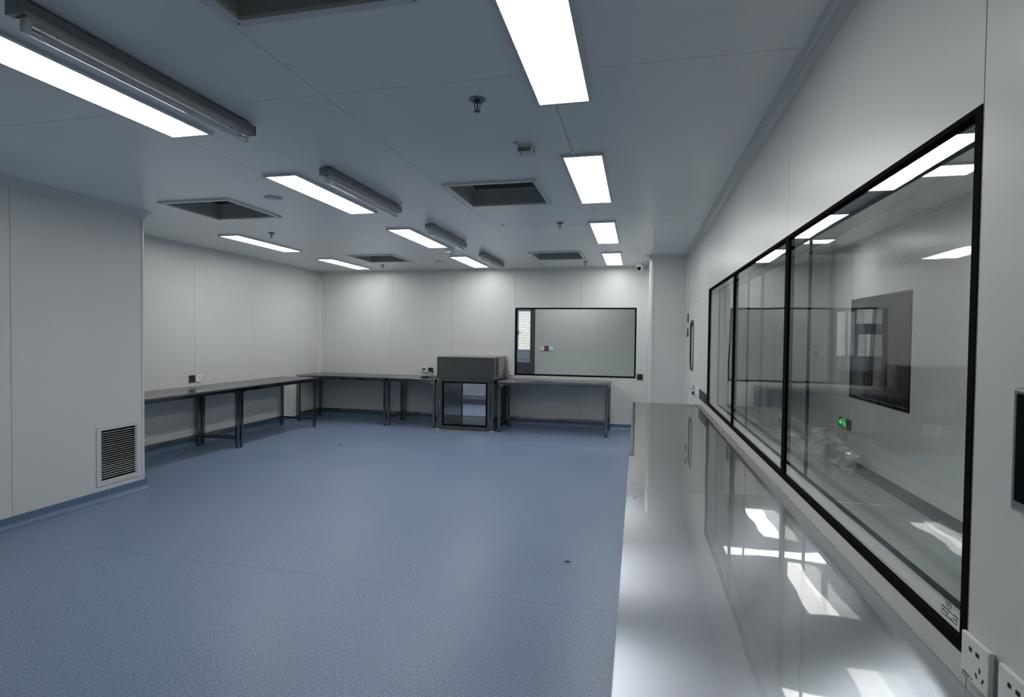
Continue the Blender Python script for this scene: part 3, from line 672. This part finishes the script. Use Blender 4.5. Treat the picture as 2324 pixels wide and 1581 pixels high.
# ------------------------------------------------------------------ wall plates (local: face towards -y, z up)
def plate_root(name, label, cat, loc, rz, group=None): return thing(name, label, cat, loc, rz, group)
S_ = .090
def socket(label, loc, rz, group=None, size=S_, marks=False):
    t = plate_root('wall_socket', label, 'socket', loc, rz, group); h = size / 2
    MB().bbox(-h + .004, h - .004, -.006, 0, -h + .004, h - .004, .001).obj('back_box', 'plastic2', t)
    MB().bbox(-h, h, -.014, -.005, -h, h, .0035).obj('face_plate', 'plastic', t)
    for x, w in ((-.012, .0045), (.010, .0055)): MB().box(x - w, x + w, -.0146, -.0135, .016, .024).obj('pin_slot', 'slot', t)
    for x, z, a in ((.018, -.006, 0), (.008, -.020, .5), (.028, -.020, -.5)):
        c, s = math.cos(a), math.sin(a); q = [(-.0018, -.005), (.0018, -.005), (.0018, .005), (-.0018, .005)]
        MB().prism([(x + p * c - r * s, z + p * s + r * c) for p, r in q], 1, -.0146, -.0135).obj('pin_slot', 'slot', t)
    if marks:
        rnd = random.Random(5); mb = MB(); xx = -.036
        while xx < -.004:
            w = rnd.uniform(.002, .004); mb.box(xx, xx + w, -.0145, -.0138, -.036, -.036 + rnd.uniform(.001, .004)); xx += w + .0015
        mb.box(-.038, -.018, -.0145, -.0138, -.0405, -.0393); mb.obj('printed_marking', 'mark', t)
    return t
def plate(label, loc, rz, group=None, w=S_, h=S_, m='blackplate', name='blank_plate', cat='plate', sticker=False):
    t = plate_root(name, label, cat, loc, rz, group)
    MB().bbox(-w / 2 + .003, w / 2 - .003, -.006, 0, -h / 2 + .003, h / 2 - .003, .001).obj('back_box', m, t)
    MB().bbox(-w / 2, w / 2, -.012, -.005, -h / 2, h / 2, .002).obj('face_plate', m, t)
    if sticker: MB().box(-w / 2 + .006, .012, -.0128, -.0118, -h / 2 + .004, -h / 2 + .020).obj('sticker', 'plastic', t)
    return t
RW = PI / 2 * -1; 
# facing -x (right wall): rotate so that local -y -> -x : rz = -90deg maps (0,-1)->(-1,0)
rzR, rzL, rzB = -PI / 2, PI / 2, 0
socket('white wall socket at bottom right with a printed marking, beside the window corner', (XR, 1.212, .859), rzR, None, .088, True)
socket('white wall socket cut off by the right edge of the photo, nearest the camera', (XR, 1.098, .859), rzR, None, .088)
socket('white wall socket right of the black plate above the left wall table', (XL, 6.036, .877), rzL)
plate('square black plate above the left wall table, beside a white socket', (XL, 5.933, .877), rzL)
socket('white wall socket with a black plug in it, left of the pass box', (-3.578, YB, .877), rzB)
plate('black wall plate with a small white sticker, left of the pass box', (-3.473, YB, .871), rzB, sticker=True)
socket('white wall socket between the pass box and the back window', (-2.045, YB, .873), rzB)
plate('square black plate at the lower right corner of the back window', (.042, YB, .855), rzB)
for k in range(5):
    y = 5.575 + k * .112
    plate(['black plate nearest the long window, end of the far right row', 'second black plate from the window in the far right row', 'middle black plate of the five beside the far window end', 'fourth black plate from the window in the far right row', 'black plate next to the white sockets in the far right row'][k], (XR, y, .893), rzR, 'black plates past the right window', .095, .095)
for k in range(4):
    y = 6.145 + k * .112
    socket(['white wall socket adjoining the black plates past the right window', 'second white socket beyond the black plates, towards the door', 'third white socket beyond the black plates, towards the door', 'white wall socket nearest the door handle'][k], (XR, y, .893), rzR, 'white sockets beside the door', .095)
t = plate_root('wall_switch', 'slim white switch on the right wall between door and window', 'switch', (XR, 6.42, 1.27), rzR)
MB().bbox(-.043, .043, -.010, 0, -.048, .048, .003).obj('face_plate', 'plastic', t)
MB().prism([(-.010, -.040), (-.020, .0), (-.013, .040), (-.008, .040), (-.008, -.040)], 0, -.018, .018).obj('rocker', 'plastic', t)
# far wall of the rear corridor
plate('white plate left of the red call point, seen through the back window', (-1.80, 10.40, 1.25), rzB, None, .086, .086, 'plastic', 'wall_switch', 'switch')
t = plate('small red call point between two white plates, seen through the back window', (-1.712, 10.40, 1.25), rzB, None, .086, .086, 'red', 'call_point', 'call point')
for k in range(3): MB().box(-.026 + k * .020, -.014 + k * .020, -.0126, -.0118, -.006, .006).obj('printed_marking', 'plastic', t)
plate('white plate right of the red call point, seen through the back window', (-1.622, 10.40, 1.25), rzB, None, .086, .086, 'plastic', 'wall_switch', 'switch')
# control panel at the right edge
t = thing('control_panel', 'dark glass control panel in a grey frame at the right edge of the photo', 'panel', (XR, .99, 1.285), rzR)
MB().bbox(-.132, .132, -.016, 0, -.100, .115, .006).obj('frame', 'uvbody', t)
MB().bbox(-.118, .118, -.019, -.015, -.080, .105, .002).obj('screen', 'black', t)

# ------------------------------------------------------------------ power cord and adapter
t = thing('power_adapter', 'black power adapter and its cord, plugged in left of the pass box', 'adapter', (-3.59, 8.80, .80))
def Q(mb): mb.v = [(a + 3.59, b - 8.80, c - .80) for a, b, c in mb.v]; return mb
Q(MB().bbox(-3.606, -3.570, 8.795, 8.834, .884, .910, .004)).obj('plug', 'rubber', t)
def bez(p, n=24):
    out = []
    for i in range(n + 1):
        u = i / n; k = len(p) - 1; q = Vector((0, 0, 0))
        for j, c in enumerate(p): q += Vector(c) * (math.comb(k, j) * u ** j * (1 - u) ** (k - j))
        out.append(q)
    return out
Q(MB().tube(bez([(-3.60, 8.80, .89), (-3.64, 8.76, .84), (-3.50, 8.72, .80), (-3.30, 8.66, .786), (-3.13, 8.58, .787)]), .0035, 8)).obj('cable', 'rubber', t)
Q(MB().tube(bez([(-3.13, 8.58, .787), (-3.14, 8.50, .787), (-3.35, 8.44, .787), (-3.52, 8.42, .787), (-3.50, 8.30, .787), (-3.40, 8.30, .787)]), .003, 8)).obj('cable_loop', 'rubber', t)
Q(MB().bbox(-3.40, -3.30, 8.27, 8.33, .7832, .812, .006)).obj('adapter_body', 'rubber', t)

# ------------------------------------------------------------------ exit signs
t = thing('exit_sign', 'black exit sign with green arrow and running figure, low on the corridor wall', 'sign', (X2, 7.265, .478), rzR)
MB().bbox(-.19, .19, -.012, 0, -.060, .060, .004).obj('plate', 'blackplate', t)
# local x from -.19 (image left, larger y) to +.19
ar = [(-.178, .0), (-.128, .038), (-.128, .016), (-.092, .016), (-.092, -.016), (-.128, -.016), (-.128, -.038)]
MB().prism(ar, 1, -.0135, -.0115).obj('arrow', 'green', t)
dm = MB()
for a in ((-.082, -.074, -.050, .050), (.036, .044, -.050, .050), (-.074, .036, .042, .050)): dm.box(a[0], a[1], -.0135, -.0115, a[2], a[3])
dm.obj('door_outline', 'green', t)
mn = MB().lathe([(.010, 0), (.010, .002)], (-.022, -.0115, .027), Vector((0, -1, 0)), 14)
for p in ([(-.036, .014), (-.008, .016), (.004, -.010), (-.020, -.014)], [(-.036, .014), (-.060, .002), (-.056, -.006), (-.034, .004)], [(-.010, .014), (.020, .006), (.018, -.002), (-.010, .004)], [(-.020, -.012), (-.036, -.040), (-.028, -.044), (-.008, -.016)], [(-.006, -.012), (.016, -.042), (.028, -.040), (.006, -.008)]): mn.prism(p, 1, -.0135, -.0115)
mn.obj('running_figure', 'green', t)
t = thing('exit_sign', 'faint pale green exit sign high on the corridor end wall, seen through glass', 'sign', (2.005, 10.40, 2.305), 0)
MB().bbox(-.10, .10, -.012, 0, -.075, .075, .004).obj('plate', 'plastic2', t)
dm = MB()
for a in ((-.085, -.075, -.06, .06), (.075, .085, -.06, .06), (-.075, .075, .05, .06)): dm.box(a[0], a[1], -.0135, -.0115, a[2], a[3])
dm.obj('door_outline', 'palegreen', t)
mn = MB().lathe([(.012, 0), (.012, .002)], (.012, -.0115, .034), Vector((0, -1, 0)), 14)
for p in ([(-.012, .018), (.020, .020), (.012, -.014), (-.012, -.014)], [(-.012, .018), (-.050, .010), (-.050, .0), (-.012, .006)], [(.018, .018), (.050, .010), (.050, .0), (.018, .006)], [(-.012, -.012), (-.050, -.036), (-.044, -.046), (.0, -.020)], [(.0, -.012), (.026, -.052), (.038, -.050), (.012, -.010)]): mn.prism(p, 1, -.0135, -.0115)
mn.obj('running_figure', 'palegreen', t)

# ------------------------------------------------------------------ crumpled plastic film in the corridor
nx, nz = 60, 26; vs = []; fs = []; rnd = random.Random(11)
cre = [(rnd.uniform(0, 1), rnd.uniform(0, 1), rnd.uniform(0, PI), rnd.uniform(.03, .09)) for _ in range(34)]
for i in range(nx + 1):
    for j in range(nz + 1):
        u, v = i / nx, j / nz
        d = .07 + .10 * (1 - v)
        for cu, cv, a, amp in cre:
            dd = abs((u - cu) * 1.6 * math.cos(a) + (v - cv) * math.sin(a)); ll = abs(-(u - cu) * 1.6 * math.sin(a) + (v - cv) * math.cos(a))
            d += amp * max(0, 1 - dd / .07) * max(0, 1 - ll / .45)
        d += rnd.uniform(-.008, .008)
        top = .30 + .06 * math.sin(u * 5) - .14 * max(0, u - .7)
        vs.append((X2 - .005 - d, 8.0 - 1.5 * u + .05 * math.sin(v * 4), .006 + v * top))
for i in range(nx):
    for j in range(nz): a = i * (nz + 1) + j; fs.append((a, a + 1, a + nz + 2, a + nz + 1))
tag(MB().add(vs, fs).obj('plastic_film', 'film'), 'crumpled sheet of clear plastic film on the corridor floor below the exit sign', 'plastic film')

# ------------------------------------------------------------------ scraps on the floor
def scrap(label, x, y, s, a, m='rubber'):
    pts = [(-s, 0, .002), (-s * .3, s * .25, .004), (s * .3, -s * .1, .005), (s, s * .3, .002)]
    o = MB().tube(pts, [.0022, .004, .004, .002], 6).obj('floor_scrap', m, None, None, (x, y, .003)); o.rotation_euler = (0, 0, a)
    return tag(o, label, 'scrap', 'small scraps on the floor')
scrap('dark scrap on the floor in the right foreground, left of the near table', -.424, 3.532, .022, .3)
scrap('dark scrap on the blue floor in front of the left back tables', -3.828, 6.523, .026, .5)
scrap('tiny dark scrap by the left leg of the table below the back window', -1.871, 8.00, .018, 1.2)
scrap('tiny dark scrap on the floor under the front of the table below the back window', -1.387, 8.06, .018, .2)
scrap('pale scrap on the floor near the left wall tables', -4.204, 5.154, .018, 2.3, 'plastic')
scrap('tiny pale scrap in the middle of the blue floor', -1.43, 5.167, .012, .9, 'plastic')

# ------------------------------------------------------------------ outside
struct(MB().box(-16, 6, 11.4, 18, -.4, -.2).obj('ground_outside', 'pave'))
tag(MB().box(-16, 6, 15.0, 15.3, -.2, 5.5).box(-16, 6, 14.95, 15.35, 5.5, 5.65).obj('brick_building', 'brick'), 'sunlit pale brick building outside, seen through the back window', 'building')
t = thing('bare_tree', 'bare leafless tree outside in front of the pale brick building', 'tree', (-6.6, 13.4, -.2))
MB().tube([(0, 0, 0), (.03, 0, 1.0), (-.02, .03, 2.0), (.05, 0, 3.2), (.0, 0, 4.4)], [.09, .08, .065, .045, .02], 10).obj('trunk', 'bark', t)
rnd = random.Random(4)
for k in range(16):
    z = 1.2 + k * .19; a = rnd.uniform(0, 2 * PI); l = rnd.uniform(.9, 1.7)
    p = [Vector((0, 0, z))]
    for q in range(5): p.append(p[-1] + Vector((math.cos(a), math.sin(a), .55 + .1 * q)) * l / 5); a += rnd.uniform(-.5, .5)
    br = MB().tube(p, [.03, .025, .02, .014, .009, .004], 6)
    for q in (2, 3, 4):
        b = a + rnd.choice((-1, 1)) * .9; e = p[q] + Vector((math.cos(b), math.sin(b), .6)) * .45; br.tube([p[q], (p[q] + e) / 2 + Vector((0, 0, .05)), e], [.011, .008, .003], 5)
    br.obj('branch', 'bark', t)
